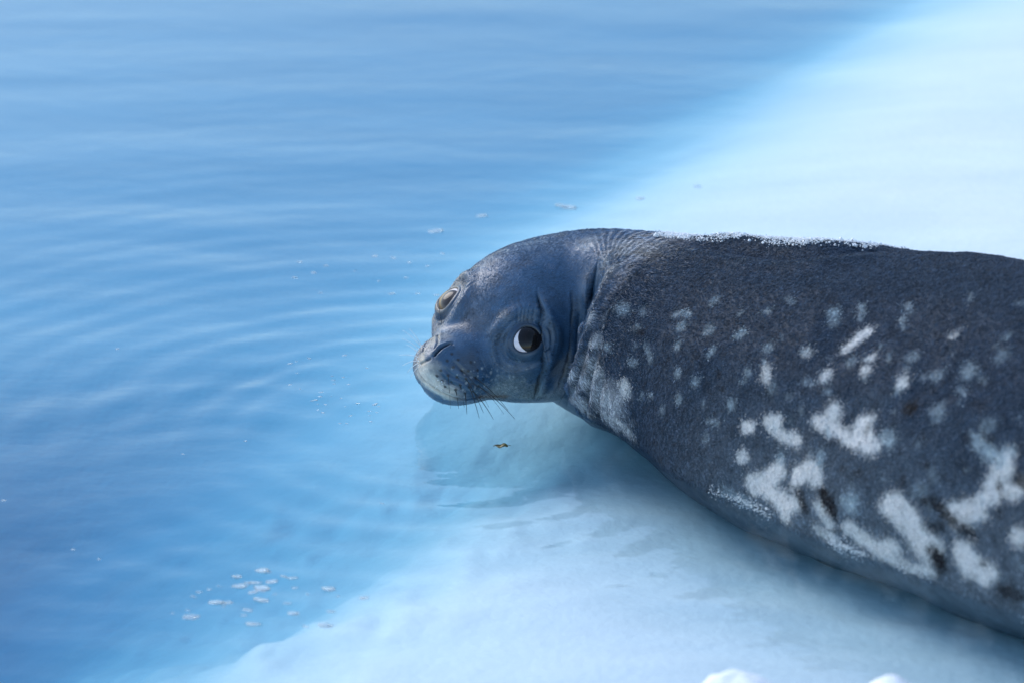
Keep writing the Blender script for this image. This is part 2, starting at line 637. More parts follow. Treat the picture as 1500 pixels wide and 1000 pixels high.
mir = np.array([1, -1, 1])
EYES = []
for sg in (1, -1):
    cen = from_head(EYE_C if sg > 0 else EYE_C * mir)
    n = (EYE_N if sg > 0 else EYE_N * mir) @ HM
    EYES.append((cen + n * .0225, n, cen))
    a1 = np.cross(n, HU)
    a1 /= np.linalg.norm(a1)
    a2 = np.cross(a1, n)
    rel = V0f - cen
    dist = np.linalg.norm(rel, axis=1)
    m = np.flatnonzero((dist < .075) & (rel @ n > -.01))
    rel, dist = rel[m], dist[m]
    rho = eye_rho(rel, n)
    om = .0212 * rho + .0036
    ang = np.arctan2(rel @ a2, rel @ a1)
    oa = .0248
    pouch = .0028 * np.exp(-((om - .046) / .008) ** 2) - .0026 * np.exp(-((om - .0375) / .0026) ** 2) * (.4 + .6 * sstep(.3, -.6, np.sin(ang)))
    wr = .0008 * np.sin((om - oa) / .0042 * 2 * math.pi + 1.2 * np.sin(ang * 2)) * np.exp(-((om - .035) / .007) ** 2)
    disp[m] += pouch + wr
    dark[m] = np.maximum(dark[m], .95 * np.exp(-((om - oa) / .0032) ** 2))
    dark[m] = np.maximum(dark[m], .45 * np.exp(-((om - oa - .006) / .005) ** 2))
    for k in range(6):                                          # brow wrinkles
        xx = rel @ a1 + .018 - k * .0068 + .002 * np.sin(rel @ a2 * 220 + k)
        disp[m] -= .0013 * np.exp(-(xx / .0016) ** 2) * sstep(.028, .034, rel @ a2) * sstep(.056, .042, rel @ a2)
print('eyes at', [np.round(project(p)[:2]) for p, n, c_ in EYES])

# fine unevenness of the hide
Q0 = V0f
amp = np.repeat(sstep(s_neck + .10, s_neck - .10, ss), NPH)
disp += fbm(Q0, 14, 3, 2) * .0045 * amp + fbm(Q0, 5, 2, 8) * .008 * amp
disp += fbm(Q0, 60, 2, 4) * .0006
# fine parallel wrinkles where the neck bends
wz = np.exp(-((np.repeat(ss, NPH) - (s_neck + .09)) / .07) ** 2)
disp += wz * .0004 * np.sin(np.repeat(ss, NPH) * 520 + 5 * fbm(Q0, 12, 2, 6)) * (.5 + .5 * noise3(Q0, 25, 14))

Vf = V0f + N0f * disp[:, None]
for ke, (p, n, cen) in enumerate(EYES):
    rel = Vf - cen
    dist = np.linalg.norm(rel, axis=1)
    m = np.flatnonzero((dist < .055) & (rel @ n > -.004))
    rel, dist = rel[m], dist[m]
    om = np.arccos(np.clip(rel @ n / dist, -1, 1))
    rho = eye_rho(rel, n) 
    lid = ER + .0012 + .0024 * np.exp(-((rho - 1.28) / .26) ** 2)
    near = sstep(2.0, 1.3, rho)
    nd = dist * (1 - near) + np.minimum(dist, lid) * near
    nd = np.maximum(nd, lid * near)
    hole = sstep(1.07, .93, rho)
    nd = nd * (1 - hole) + .023 * hole
    Vf[m] = cen + rel * (nd / dist)[:, None]
V = Vf.reshape(V.shape)
Nn = normals(V)
Vf, Nf = V.reshape(-1, 3), Nn.reshape(-1, 3)

# ------------------------------------------------------------------ the seal: colours of the coat
sf = np.repeat(ss, NPH)
px_, py_ = PX.ravel(), PY.ravel()
n1, n2, n3 = fbm(Vf, 20, 3, 3), fbm(Vf, 95, 3, 5), fbm(Vf, 240, 2, 7)
headw = sstep(s_neck - .01, s_neck + .07, sf)
rel_h = np.repeat((np.concatenate([np.sin(phi)[None]] * NU)).reshape(1, -1), 1, 0).ravel()   # 1 at the back, -1 at the belly
belly = sstep(.75, -.25, rel_h + .12 * n1)
C_DARK, C_FLANK = np.array([.035, .058, .094]), np.array([.150, .190, .230])
col = C_DARK + (C_FLANK - C_DARK) * (belly * sstep(s_neck - .12, s_neck - .5, sf) * .95)[:, None]
col = col * (1 + .35 * n2 + .25 * n3)[:, None]
C_HEAD = np.array([.033, .084, .155])
col = col * (1 - headw[:, None]) + C_HEAD * (1 + .18 * n2 + .15 * n1)[:, None] * headw[:, None]


def blob(P, r, c, k=1.0, rough=.3, ns=n2):
    """a soft patch of pigment round a point of the hide"""
    m = np.flatnonzero(np.abs(Vf - P).max(1) < r * 1.7)
    d = np.linalg.norm(Vf[m] - P, axis=1) / r + rough * ns[m]
    wt = (k * sstep(1.25, .35, d))[:, None]
    col[m] = col[m] * (1 - wt) + np.array(c) * (1 + .25 * n3[m])[:, None] * wt


def patch(px, r, c, k=1.0, rough=.75):
    """a coat marking along a line of points; r in millimetres"""
    P = np.array([surf_pt0(*p) for p in px])
    if len(P) > 1:
        P = resample(P, max(2, 4 * len(P)))
    r = r * .00098
    lo_, hi_ = P.min(0) - r * 2.2, P.max(0) + r * 2.2
    m = np.flatnonzero(((Vf > lo_) & (Vf < hi_)).all(1))
    d = np.min(np.linalg.norm(Vf[m][:, None] - P[None], axis=2), axis=1) / r
    d = d + rough * (n2[m] * .9 + n3[m] * .35)
    wt = (k * sstep(1.40, .60, d))[:, None]
    col[m] = col[m] * (1 - wt) + np.array(c) * (1 + .12 * n3[m])[:, None] * wt


surf_pt0 = lambda x, y: Vf[np.ravel_multi_index(surf(x, y), (NU, NPH))]
W_ = (.92, .94, .93)
WF = (.42, .52, .58)
DK = (.022, .022, .026)
for L, r, k in [([(1236, 506), (1252, 492), (1267, 478)], 8, .95), ([(1209, 549)], 10, .95), ([(1270, 520)], 9, .8), ([(1268, 542)], 9, .8), ([(1317, 556), (1320, 562)], 9, .8),
                ([(1395, 487)], 9, .7), ([(1182, 516)], 8, .6), ([(1122, 540), (1121, 552)], 9, .75), ([(1118, 612), (1136, 611)], 8, 1), ([(1122, 618), (1130, 632), (1145, 641), (1162, 641)], 10, 1),
                ([(1085, 625), (1092, 624)], 8, .95), ([(1079, 670)], 10, .95), ([(1220, 602)], 14, .9), ([(1192, 613), (1222, 628), (1250, 648), (1272, 652)], 9, 1), ([(1266, 622), (1258, 642), (1280, 652)], 15, 1),
                ([(1098, 712), (1118, 706), (1130, 692)], 14, 1), ([(1120, 722), (1142, 738), (1160, 736)], 14, 1), ([(1148, 752)], 14, .9), ([(1165, 698), (1184, 690), (1194, 702)], 14, 1),
                ([(1200, 742), (1212, 764)], 10, .8), ([(1300, 742), (1318, 733)], 12, 1), ([(1318, 748), (1336, 762), (1344, 784), (1352, 806), (1364, 800)], 17, 1), ([(1243, 772), (1262, 790), (1284, 802), (1308, 802)], 11, .9),
                ([(1395, 752), (1424, 748), (1440, 733), (1454, 716)], 14, 1), ([(1458, 694), (1468, 686), (1470, 676)], 14, .9), ([(1480, 716), (1494, 712)], 13, .9), ([(1412, 812), (1424, 832), (1446, 842)], 17, .95),
                ([(1492, 790)], 14, .8), ([(919, 568)], 12, .8), ([(1400, 765)], 10, .7), ([(1290, 815), (1330, 830), (1360, 838)], 9, .7), ([(1540, 640), (1560, 700), (1540, 760)], 18, .9), ([(1600, 560), (1640, 600)], 14, .8),
                ([(1200, 775), (1225, 788)], 8, .6)]:
    patch(L, r, W_, k * .92)
for L, r, k in [([(1219, 459), (1220, 470)], 8, .5), ([(1243, 525)], 8, .6), ([(1332, 519)], 10, .45), ([(1372, 545)], 9, .5), ([(1412, 543)], 13, .5), ([(1465, 522)], 11, .4), ([(1124, 510)], 8, .5),
                ([(1372, 600)], 13, .5), ([(1135, 671)], 8, .6), ([(1201, 672)], 9, .7), ([(1250, 733)], 17, .7), ([(1430, 646), (1446, 662), (1462, 672)], 9, .8), ([(1480, 660)], 8, .7), ([(917, 458)], 10, .55),
                ([(935, 482)], 6, .6), ([(948, 508), (955, 528)], 5, .45), ([(897, 511)], 6, .7), ([(929, 532)], 7, .6), ([(940, 580)], 6, .5), ([(993, 547)], 7, .5), ([(1017, 560)], 7, .5), ([(993, 585)], 7, .6),
                ([(997, 480)], 10, .5), ([(993, 508)], 8, .45), ([(1045, 440)], 9, .4), ([(1037, 483)], 8, .4), ([(1065, 588)], 7, .6), ([(1130, 565)], 8, .4), ([(1180, 560)], 6, .4), ([(1300, 640), (1305, 648)], 9, .8),
                ([(1445, 620)], 10, .5), ([(1350, 720)], 12, .3), ([(1060, 720), (1085, 735)], 10, .4), ([(970, 600)], 6, .4), ([(1030, 640)], 7, .4)]:
    patch(L, r, WF, k)
for L, r, k in [([(1330, 598)], 10, 1), ([(1206, 720), (1214, 738), (1222, 752)], 9, 1), ([(1172, 722), (1180, 742)], 8, .8), ([(1358, 680)], 6, .8), ([(1326, 698), (1327, 710)], 6, .7), ([(1352, 733), (1372, 742), (1386, 758), (1404, 772), (1422, 782)], 7, .9),
                ([(1368, 810), (1378, 826)], 11, 1), ([(1260, 693)], 6, .6), ([(1410, 687)], 5, .6), ([(1412, 645)], 9, .5), ([(1440, 826)], 5, .9), ([(1458, 709)], 5, .9), ([(1488, 703), (1500, 706)], 8, .9), ([(1460, 750)], 6, .6),
                ([(1365, 772), (1380, 775)], 6, .7), ([(1490, 650), (1493, 662)], 7, .5), ([(1446, 640)], 7, .5), ([(1462, 864), (1490, 872)], 10, .8), ([(1296, 762)], 6, .5)]:
    patch(L, r, DK, k)
rg = np.random.default_rng(12)
for _ in range(190):
    x, y = rg.uniform(930, 1500), rg.uniform(440, 880)
    if y < 520 + (x - 800) * .45 and y > 380 + (1500 - x) * .12:
        patch([(x, y), (x + rg.normal(0, 5), y + rg.normal(0, 6))], rg.uniform(2, 5), WF if rg.random() < .68 else DK, rg.uniform(.25, .7))
# pale folds of the neck
for x, y, r, c, k in [(905, 590, 34, .46, .85), (880, 575, 30, .46, .85), (868, 535, 24, .36, .8), (890, 610, 28, .48, .85), (915, 630, 22, .48, .8), (850, 590, 24, .42, .8), (812, 575, 26, .24, .7), (820, 540, 24, .18, .6),
                      (845, 548, 12, .5, .8), (836, 572, 12, .5, .8), (860, 560, 14, .5, .8), (852, 520, 10, .42, .7), (880, 500, 14, .44, .75), (890, 470, 14, .36, .7), (878, 440, 18, .42, .7), (870, 470, 12, .46, .7), (885, 400, 26, .34, .65), (860, 355, 20, .34, .6), (910, 360, 30, .26, .5), (940, 365, 26, .15, .4)]:
    blob(surf_pt0(x, y), r * .001, (c * .93, c, c * 1.08), k, .5)
for x, y, r in [(875, 545, 11), (895, 590, 12), (860, 600, 8), (905, 620, 10), (850, 570, 7), (872, 505, 7), (885, 480, 6)]:
    blob(surf_pt0(x, y), r * .001, (.62, .66, .70), .75, .6)
# face
for x, y, r, c, k in [(745, 572, 40, (.13, .16, .17), .7), (720, 578, 26, (.20, .22, .22), .5), (780, 575, 22, (.18, .22, .23), .7), (640, 492, 26, (.10, .11, .13), .8), (622, 505, 16, (.15, .16, .17), .6), (622, 550, 24, (.72, .68, .60), .9), (637, 566, 22, (.72, .67, .58), .9),
                      (655, 577, 18, (.60, .56, .49), .8), (612, 528, 13, (.50, .47, .42), .8), (640, 540, 12, (.26, .26, .25), .6), (675, 582, 14, (.22, .21, .2), .5), (738, 463, 12, (.12, .14, .16), .6), (770, 462, 14, (.10, .12, .145), .5), (688, 535, 26, (.05, .058, .07), .6), (690, 470, 30, (.055, .065, .085), .5)]:
    blob(surf_pt0(x, y), r * .001, c, k, .4)
for x in np.arange(702, 744, 4):
    blob(surf_pt0(x, 583.5 - .002 * (x - 722) ** 2), .0055, (.10, .062, .048), .8, .3)
# pale flecks on the cheek
rg = np.random.default_rng(11)
for _ in range(150):
    x, y = rg.normal(735, 34), rg.normal(560, 14)
    if y < 584 and 650 < x < 790:
        blob(surf_pt0(x, y), rg.uniform(.0012, .0026), (.34, .37, .38), rg.uniform(.3, .75), .2)
WPAD = [(655, 528), (662, 518), (671, 527), (676, 542), (669, 552), (656, 549), (674, 563), (687, 566), (697, 553), (682, 554), (701, 565), (693, 573), (661, 559), (646, 542), (648, 557), (664, 538), (686, 543), (652, 566), (667, 570), (681, 575), (640, 550),
        (700, 542), (708, 555), (690, 530)]
for x, y in WPAD:
    blob(surf_pt0(x, y), .0030, (.012, .013, .016), .9, .15)
for _ in range(7):
    blob(surf_pt0(738 + rg.normal(0, 7), 458 + rg.normal(0, 2.5)), .0016, (.015, .016, .02), .9, .1)
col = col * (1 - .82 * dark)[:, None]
col = np.clip(col, .008, .8)
wet = (.04 + .62 * headw)[:, None]                              # the head is wet, the back is dry

M_SKIN, t_, b_ = material('seal_hide')
at_ = node(t_, 'ShaderNodeAttribute', attribute_name='Col')
t_.links.new(at_.outputs['Color'], b_.inputs['Base Color'])
b_.inputs['Roughness'].default_value = .36
t_.links.new(at_.outputs['Alpha'], b_.inputs['Specular IOR Level'])
tc_ = node(t_, 'ShaderNodeTexCoord')
nz_ = node(t_, 'ShaderNodeTexNoise', Scale=420.0, Detail=3.0)
t_.links.new(tc_.outputs['Object'], nz_.inputs['Vector'])
bp_ = node(t_, 'ShaderNodeBump', Strength=.35, Distance=.0012)
t_.links.new(nz_.outputs[0], bp_.inputs['Height'])
t_.links.new(bp_.outputs[0], b_.inputs['Normal'])

i = np.arange(NU - 1)[:, None] * NPH
j = np.arange(NPH)[None]
jn = (j + 1) % NPH
Ff = np.stack([(i + j).ravel(), (i + jn).ravel(), (i + NPH + jn).ravel(), (i + NPH + j).ravel()], 1)
tail = np.arange(NPH)[None]
seal = bpy.data.objects.new('seal', None)
COL.objects.link(seal)
seal.location = (.9, -.53, -.1)
SO = np.array(seal.location)
tag(seal, 'dark grey seal with pale blotched flank resting its chin on the water', 'seal')
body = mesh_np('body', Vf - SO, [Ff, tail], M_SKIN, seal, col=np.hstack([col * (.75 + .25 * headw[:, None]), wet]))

# ------------------------------------------------------------------ eyes
M_SCL, t_, b_ = material('eye_white')
tc_ = node(t_, 'ShaderNodeTexCoord')
nz_ = node(t_, 'ShaderNodeTexNoise', Scale=60.0, Detail=5.0, Distortion=1.5)
t_.links.new(tc_.outputs['Object'], nz_.inputs['Vector'])
cr_ = node(t_, 'ShaderNodeValToRGB')
cr_.color_ramp.elements[0].position = .35
cr_.color_ramp.elements[0].color = (.74, .58, .60, 1)
cr_.color_ramp.elements[1].position = .55
cr_.color_ramp.elements[1].color = (.88, .80, .81, 1)
t_.links.new(nz_.outputs[0], cr_.inputs[0])
t_.links.new(cr_.outputs[0], b_.inputs['Base Color'])
b_.inputs['Roughness'].default_value = .2


def iris_material(name, rim, mid, pupil=(.006, .005, .005, 1)):
    m, t, b = material(name)
    tc = node(t, 'ShaderNodeTexCoord')
    ln = node(t, 'ShaderNodeVectorMath', operation='LENGTH')
    sc_ = node(t, 'ShaderNodeVectorMath', operation='MULTIPLY')
    sc_.inputs[1].default_value = (1, 1, 0)
    t.links.new(tc.outputs['Object'], sc_.inputs[0])
    t.links.new(sc_.outputs[0], ln.inputs[0])
    mr = node(t, 'ShaderNodeMapRange')
    mr.inputs['From Max'].default_value = .020
    t.links.new(ln.outputs['Value'], mr.inputs['Value'])
    cr = node(t, 'ShaderNodeValToRGB')
    e = cr.color_ramp.elements
    e[0].position = .35
    e[0].color = pupil
    e[1].position = .55
    e[1].color = mid
    k = cr.color_ramp.elements.new(.96)
    k.color = rim
    t.links.new(mr.outputs[0], cr.inputs[0])
    t.links.new(cr.outputs[0], b.inputs['Base Color'])
    b.inputs['Roughness'].default_value = .03
    b.inputs['Specular IOR Level'].default_value = .3
    return m


M_IRIS = iris_material('iris_dark', (.010, .010, .013, 1), (.011, .008, .008, 1))
M_IRIS2 = iris_material('iris_pale', (.045, .040, .043, 1), (.075, .062, .060, 1), (.030, .025, .026, 1))


def sphere_cap(rad, polar, nu=40, nv=64):
    t = np.linspace(0, polar, nu)
    p = np.linspace(0, 2 * math.pi, nv, endpoint=False)
    T_, P_ = np.meshgrid(t[1:], p, indexing='ij')
    v = np.stack([rad * np.sin(T_) * np.cos(P_), rad * np.sin(T_) * np.sin(P_), rad * np.cos(T_)], -1).reshape(-1, 3)
    v = np.vstack([[[0, 0, rad]], v])
    i_ = 1 + np.arange(nu - 2)[:, None] * nv
    j_ = np.arange(nv)[None]
    k_ = (j_ + 1) % nv
    q = np.stack([(i_ + j_).ravel(), (i_ + nv + j_).ravel(), (i_ + nv + k_).ravel(), (i_ + k_).ravel()], 1)
    tr = np.stack([np.zeros(nv, int), 1 + np.arange(nv), 1 + (np.arange(nv) + 1) % nv], 1)
    return v, [q, tr]


def euler_z(d):
    return Vector(d).to_track_quat('Z', 'Y').to_euler()


RIGHT = np.array([1.0, 0, 0])
for k, (p, n, cen) in enumerate(EYES):
    to_cam = (CAMP - p) / np.linalg.norm(CAMP - p)
    v, f = sphere_cap(ER, math.pi, 48)
    e = mesh_np('eyeball', v, f, M_SCL, seal)
    e.location = cen - SO
    if k == 0:
        g = n + eye_axes(n)[0] * .27 - HU * .20
    else:
        g = n * .6 + to_cam * .5 - RIGHT * .25 + UPV * .1
    g /= np.linalg.norm(g)
    e.rotation_euler = euler_z(g)
    v, f = sphere_cap(ER + .0006, math.asin((.0200 if k == 0 else .0195) / ER), 24)
    ir = mesh_np('iris', v, f, M_IRIS if k == 0 else M_IRIS2, e)
    if k == 0:
        e['label'] = 'wide open dark eye with a crescent of pinkish white'
    else:
        e['label'] = 'pale milky eye on the far side of the head'

# ------------------------------------------------------------------ whiskers
def whisker_material(name, c):
    m, t, b = material(name)
    b.inputs['Base Color'].default_value = c
    b.inputs['Roughness'].default_value = .3
    return m


M_WD, M_WL = whisker_material('whisker_dark', (.02, .02, .024, 1)), whisker_material('whisker_frosted', (.75, .78, .8, 1))


def tube(name, P, r0, r1, mat, parent=None, off=np.zeros(3), k=6):
    P = np.asarray(P, float)
    n = len(P)
    T_ = np.gradient(P, axis=0)
    T_ /= np.linalg.norm(T_, axis=1)[:, None] + 1e-12
    A_ = np.cross(T_, [.3, .2, .9])
    A_ /= np.linalg.norm(A_, axis=1)[:, None]
    B_ = np.cross(T_, A_)
    r = np.linspace(r0, r1, n)[:, None, None]
    th = np.linspace(0, 2 * math.pi, k, endpoint=False)
    v = P[:, None] + r * (np.cos(th)[None, :, None] * A_[:, None] + np.sin(th)[None, :, None] * B_[:, None])
    i_ = np.arange(n - 1)[:, None] * k
    j_ = np.arange(k)[None]
    q = np.stack([(i_ + j_).ravel(), (i_ + (j_ + 1) % k).ravel(), (i_ + k + (j_ + 1) % k).ravel(), (i_ + k + j_).ravel()], 1)
    return mesh_np(name, v.reshape(-1, 3) - off, [q, np.arange(k)[None], (n - 1) * k + np.arange(k)[None]], mat, parent)


def arc(a, b, sag, n=12):
    t = np.linspace(0, 1, n)[:, None]
    return a * (1 - t) + b * t + 4 * t * (1 - t) * np.asarray(sag)


def at_depth(px, py, z):
    return CAMP + z * (FWD + RIGHT * (px - 750) / 5000 + UPV * (500 - py) / 5000)


for (x, y), (tx, ty) in zip([(674, 563), (681, 575), (687, 566), (693, 573), (701, 565), (697, 553), (667, 570), (682, 554)], [(680, 596), (684, 606), (702, 612), (723, 614), (754, 613), (744, 600), (672, 598), (708, 604)]):
    a = surf_pt0(x, y)
    b = on_plane(tx, ty, .004)
    tube('whisker', arc(a, b, (0, -.006, .006)), .00085, .0003, M_WD, seal, SO)
for (x, y), (tx, ty) in zip([(669, 552), (676, 542), (661, 559), (656, 549), (690, 560), (652, 566)], [(690, 592), (716, 596), (664, 590), (660, 598), (738, 606), (648, 592)]):
    tube('whisker', arc(surf_pt0(x, y), on_plane(tx, ty, .008), (0, -.008, .010)), .0005, .0002, M_WD, seal, SO)
for (x, y), (tx, ty) in zip([(611, 502), (610, 508), (609, 515), (609, 521), (609, 527), (609, 531), (612, 538), (611, 500)], [(590, 484), (589, 496), (596, 505), (585, 520), (590, 535), (597, 545), (602, 552), (600, 482)]):
    a = surf_pt0(x, y)
    b = at_depth(tx, ty, project(a)[2] + .012)
    w_ = tube('whisker', arc(a, b, (0, 0, .002)), .00055, .00025, M_WL, seal, SO)
a = surf_pt0(644, 478)
tube('whisker', arc(a, at_depth(643, 443, project(a)[2] + .005), (-.001, 0, 0)), .0005, .0002, M_WD, seal, SO)

# ------------------------------------------------------------------ flippers
def flipper(path, wid, thick, side_dir, name):
    P = smooth_line(path, 26)
    T_ = np.gradient(P, axis=0)
    T_ /= np.linalg.norm(T_, axis=1)[:, None]
    side_dir = np.asarray(side_dir, float)
    t = np.linspace(0, 1, 26)
    w2 = np.interp(t, np.linspace(0, 1, len(wid)), wid)
    h2 = np.interp(t, np.linspace(0, 1, len(thick)), thick)
    A_ = side_dir - T_ * (T_ @ side_dir)[:, None]
    A_ /= np.linalg.norm(A_, axis=1)[:, None]
    B_ = np.cross(T_, A_)
    th = np.linspace(0, 2 * math.pi, 28, endpoint=False)
    rip = 1 + .12 * np.cos(th * 5)[None, :] * t[:, None]
    v = P[:, None] + (w2[:, None] * np.cos(th)[None])[..., None] * A_[:, None] + (h2[:, None] * np.sin(th)[None] * rip)[..., None] * B_[:, None]
    k = 28
    i_ = np.arange(25)[:, None] * k
    j_ = np.arange(k)[None]
    q = np.stack([(i_ + j_).ravel(), (i_ + (j_ + 1) % k).ravel(), (i_ + k + (j_ + 1) % k).ravel(), (i_ + k + j_).ravel()], 1)
    vv = v.reshape(-1, 3)
    cc = np.array([.05, .055, .06]) * (1 + .4 * fbm(vv, 40, 2, 3))[:, None]
    return mesh_np(name, vv - SO, [q, np.arange(k)[None], 25 * k + np.arange(k)[None]], M_SKIN, seal, col=cc)


flipper([(.47, -.11, -.06), (.41, -.22, -.08), (.46, -.34, -.09), (.56, -.46, -.095)], [.05, .055, .052, .04, .010], [.03, .02, .014, .010, .004], (.8, .6, 0), 'fore_flipper')
flipper([(.62, .10, -.03), (.72, .24, .03), (.86, .28, .055), (.98, .24, .06)], [.05, .06, .06, .05, .012], [.03, .02, .014, .010, .004], (.6, .8, 0), 'fore_flipper')
flipper([(1.93, -1.5, -.03), (2.06, -1.64, -.05), (2.18, -1.72, -.06)], [.035, .06, .09, .02], [.025, .016, .012, .004], (.7, -.7, .2), 'hind_flipper')
flipper([(1.95, -1.46, -.03), (2.12, -1.54, -.05), (2.26, -1.56, -.06)], [.035, .06, .09, .02], [.025, .016, .012, .004], (.5, -.8, -.2), 'hind_flipper')

# ------------------------------------------------------------------ fur
def make_fur(name, count, weight, length, r_root, lift, dirf, clump, gain, seed, jitter=.25, mat=None):
    g = np.random.default_rng(seed)
    A_ = V[:-1]
    du = np.linalg.norm(V[1:] - A_, axis=2)
    dv = np.linalg.norm(np.roll(A_, -1, 1) - A_, axis=2)
    wgt = (du * dv * weight[:-1]).ravel()
    cdf = np.cumsum(wgt)
    ids = np.searchsorted(cdf, g.random(count) * cdf[-1])
    ii, jj = np.unravel_index(np.clip(ids, 0, len(wgt) - 1), du.shape)
    a, b = g.random(count)[:, None], g.random(count)[:, None]
    j2 = (jj + 1) % NPH
    bil = lambda G: (G[ii, jj] * (1 - a) + G[ii + 1, jj] * a) * (1 - b) + (G[ii, j2] * (1 - a) + G[ii + 1, j2] * a) * b
    P = bil(V)
    Nr = bil(Nn)
    Nr /= np.linalg.norm(Nr, axis=1)[:, None]
    C_ = col.reshape(NU, NPH, 3)[np.clip(ii + g.integers(-2, 3, count), 0, NU - 1), (jj + g.integers(-2, 3, count)) % NPH]
    T_ = dirf(P, ii)
    ja = clump
    T_ = T_ + jitter * g.normal(size=P.shape) + .55 * np.stack([noise3(P, ja, 5), noise3(P, ja, 6), noise3(P, ja, 7)], 1)
    T_ -= Nr * (T_ * Nr).sum(1)[:, None]
    T_ /= np.linalg.norm(T_, axis=1)[:, None] + 1e-9
    lf = lift * (1 + .6 * noise3(P, ja * 1.7, 9))[:, None]
    ln = (length if np.ndim(length) == 0 else length[ii]) * g.uniform(.6, 1.2, count)
    ln = ln[:, None]
    p0 = P - Nr * .0006
    p1 = P + (T_ * .5 + Nr * lf * .62) * ln
    p2 = P + (T_ * 1.0 + Nr * lf) * ln
    pts = np.stack([p0, p1, p2], 1).reshape(-1, 3) - SO
    tone = (gain * g.uniform(.45, 1.75, count) * (1 + .5 * noise3(P, ja, 12)))[:, None]
    C_ = np.clip(C_ * tone + .012 * g.random((count, 1)), .004, .85)
    cu = bpy.data.hair_curves.new(name)
    cu.add_curves([3] * count)
    cu.attributes['position'].data.foreach_set('vector', pts.astype(np.float32).ravel())
    ra = cu.attributes.get('radius') or cu.attributes.new('radius', 'FLOAT', 'POINT')
    ra.data.foreach_set('value', np.tile(np.array([r_root, r_root * .8, r_root * .2], np.float32), count))
    ca = cu.attributes.new('FurCol', 'FLOAT_COLOR', 'CURVE')
    ca.data.foreach_set('color', np.c_[C_, np.ones(count)].astype(np.float32).ravel())
    cu.materials.append(mat or M_HAIR)
    o = bpy.data.objects.new(name, cu)
    COL.objects.link(o)
    o.parent = seal
    o['kind'] = 'stuff'
    return o


M_HAIR, t_, b_ = material('seal_hair')
at_ = node(t_, 'ShaderNodeAttribute', attribute_name='FurCol')
t_.links.new(at_.outputs['Color'], b_.inputs['Base Color'])
b_.inputs['Roughness'].default_value = .6
b_.inputs['Specular IOR Level'].default_value = .14
M_HAIR_WET = M_HAIR.copy()
M_HAIR_WET.name = 'seal_hair_wet'
M_HAIR_WET.node_tree.nodes['Principled BSDF'].inputs['Specular IOR Level'].default_value = .7
M_HAIR_WET.node_tree.nodes['Principled BSDF'].inputs['Roughness'].default_value = .33
SPT = np.concatenate([Tn, np.repeat(HF[None], NB, 0)])


def back_dir(P, ii):
    d = -SPT[ii]
    d = d + np.array([0, 0, -.35])
    return d


sg = np.repeat(ss[:, None], NPH, 1)
above = sstep(-.012, .004, V[..., 2])
eye_clear = np.ones((NU, NPH))
for p, n, c_ in EYES:
    eye_clear *= sstep(.024, .032, np.linalg.norm(V - p, axis=2))
lipz = sstep(.09, .05, to_head(V)[..., 0])
bodyw = above * sstep(s_neck + .04, s_neck - .03, sg)
vis = .25 + .75 * sstep(2300, 1650, PX) * facing
make_fur('fur', 340000, bodyw * vis, .0046, .00033, .42, back_dir, 300, 1.2, 21, .5)
neckw = above * np.exp(-((sg - (s_neck + .05)) / .06) ** 2) * vis
make_fur('neck_fur', 24000, neckw, .0075, .00042, .16, back_dir, 110, 1.2, 22, .14, M_HAIR_WET)
headf = above * sstep(s_neck + .0, s_neck + .06, sg) * eye_clear * (.15 + .85 * lipz) * vis
make_fur('face_fur', 60000, headf, .0055, .00024, .06, back_dir, 60, 1.1, 23, .10, M_HAIR_WET)

# ------------------------------------------------------------------ snow and ice bits
def ico(sub):
    import bmesh
    bm = bmesh.new()
    bmesh.ops.create_icosphere(bm, subdivisions=sub, radius=1)
    v = np.array([q.co[:] for q in bm.verts])
    f = np.array([[q.index for q in p.verts] for p in bm.faces])
    bm.free()
    return v, f


IV, IF = ico(1)


def grains(name, P, r, mat, seed, flat=.8):
    g = np.random.default_rng(seed)
    n = len(P)
    v = IV[None] * (1 + .35 * g.normal(size=(n, len(IV), 1))) * r[:, None, None] * np.array([1, 1, flat])
    v = v + P[:, None]
    f = IF[None] + (np.arange(n) * len(IV))[:, None, None]
    return mesh_np(name, v.reshape(-1, 3), f.reshape(-1, 3), mat, smooth=False)


g = np.random.default_rng(5)
PXn, PYn, _ = project(V)
zone = (PXn > 960) & (PXn < 1330) & (V[..., 2] > .12)
bins = np.clip(((PXn - 950) / 4).astype(int), 0, 100)
sil = np.full(101, 1e9)
np.minimum.at(sil, bins[zone], PYn[zone])
under = PYn - sil[bins]
dens = np.interp(PXn, [960, 1000, 1060, 1180, 1250, 1330], [.2, .6, 1, 1, .6, .2])
thick = np.interp(PXn, [960, 1000, 1080, 1160, 1240, 1330], [3, 7, 13, 14, 8, 3])
wgt = zone * dens * np.clip(.6 + 1.4 * noise3(V, 22, 41), .05, 1) * sstep(thick, thick * .45, under + 9 * fbm(V, 28, 3, 3))
cdf = np.cumsum(wgt.ravel())
ids = np.searchsorted(cdf, g.random(12000) * cdf[-1])
Ps = Vf[ids] + Nf[ids] * .0025 + g.normal(size=(len(ids), 3)) * .0012
o = grains('snow_dusting', Ps, g.uniform(.0003, .0013, len(ids)) * (1 + (g.random(len(ids)) < .05)), M_SNOW, 8)
tag(o, 'loose white snow lying along the back of the seal', 'snow', kind='stuff')
wgt = ((PXn > 1040) & (PXn < 1600) & facing) * np.exp(-((V[..., 2] - .006) / .008) ** 2) * np.clip(2 * noise3(V, 26, 9), 0, 1) * np.interp(PXn, [1040, 1200, 1500], [.3, 1, 1])
cdf = np.cumsum(wgt.ravel())
ids = np.searchsorted(cdf, g.random(800) * cdf[-1])
Ps = Vf[ids] + Nf[ids] * .002 + g.normal(size=(len(ids), 3)) * .0015
o = grains('frost_beads', Ps, g.uniform(.0004, .0012, len(ids)), M_SNOW, 9)
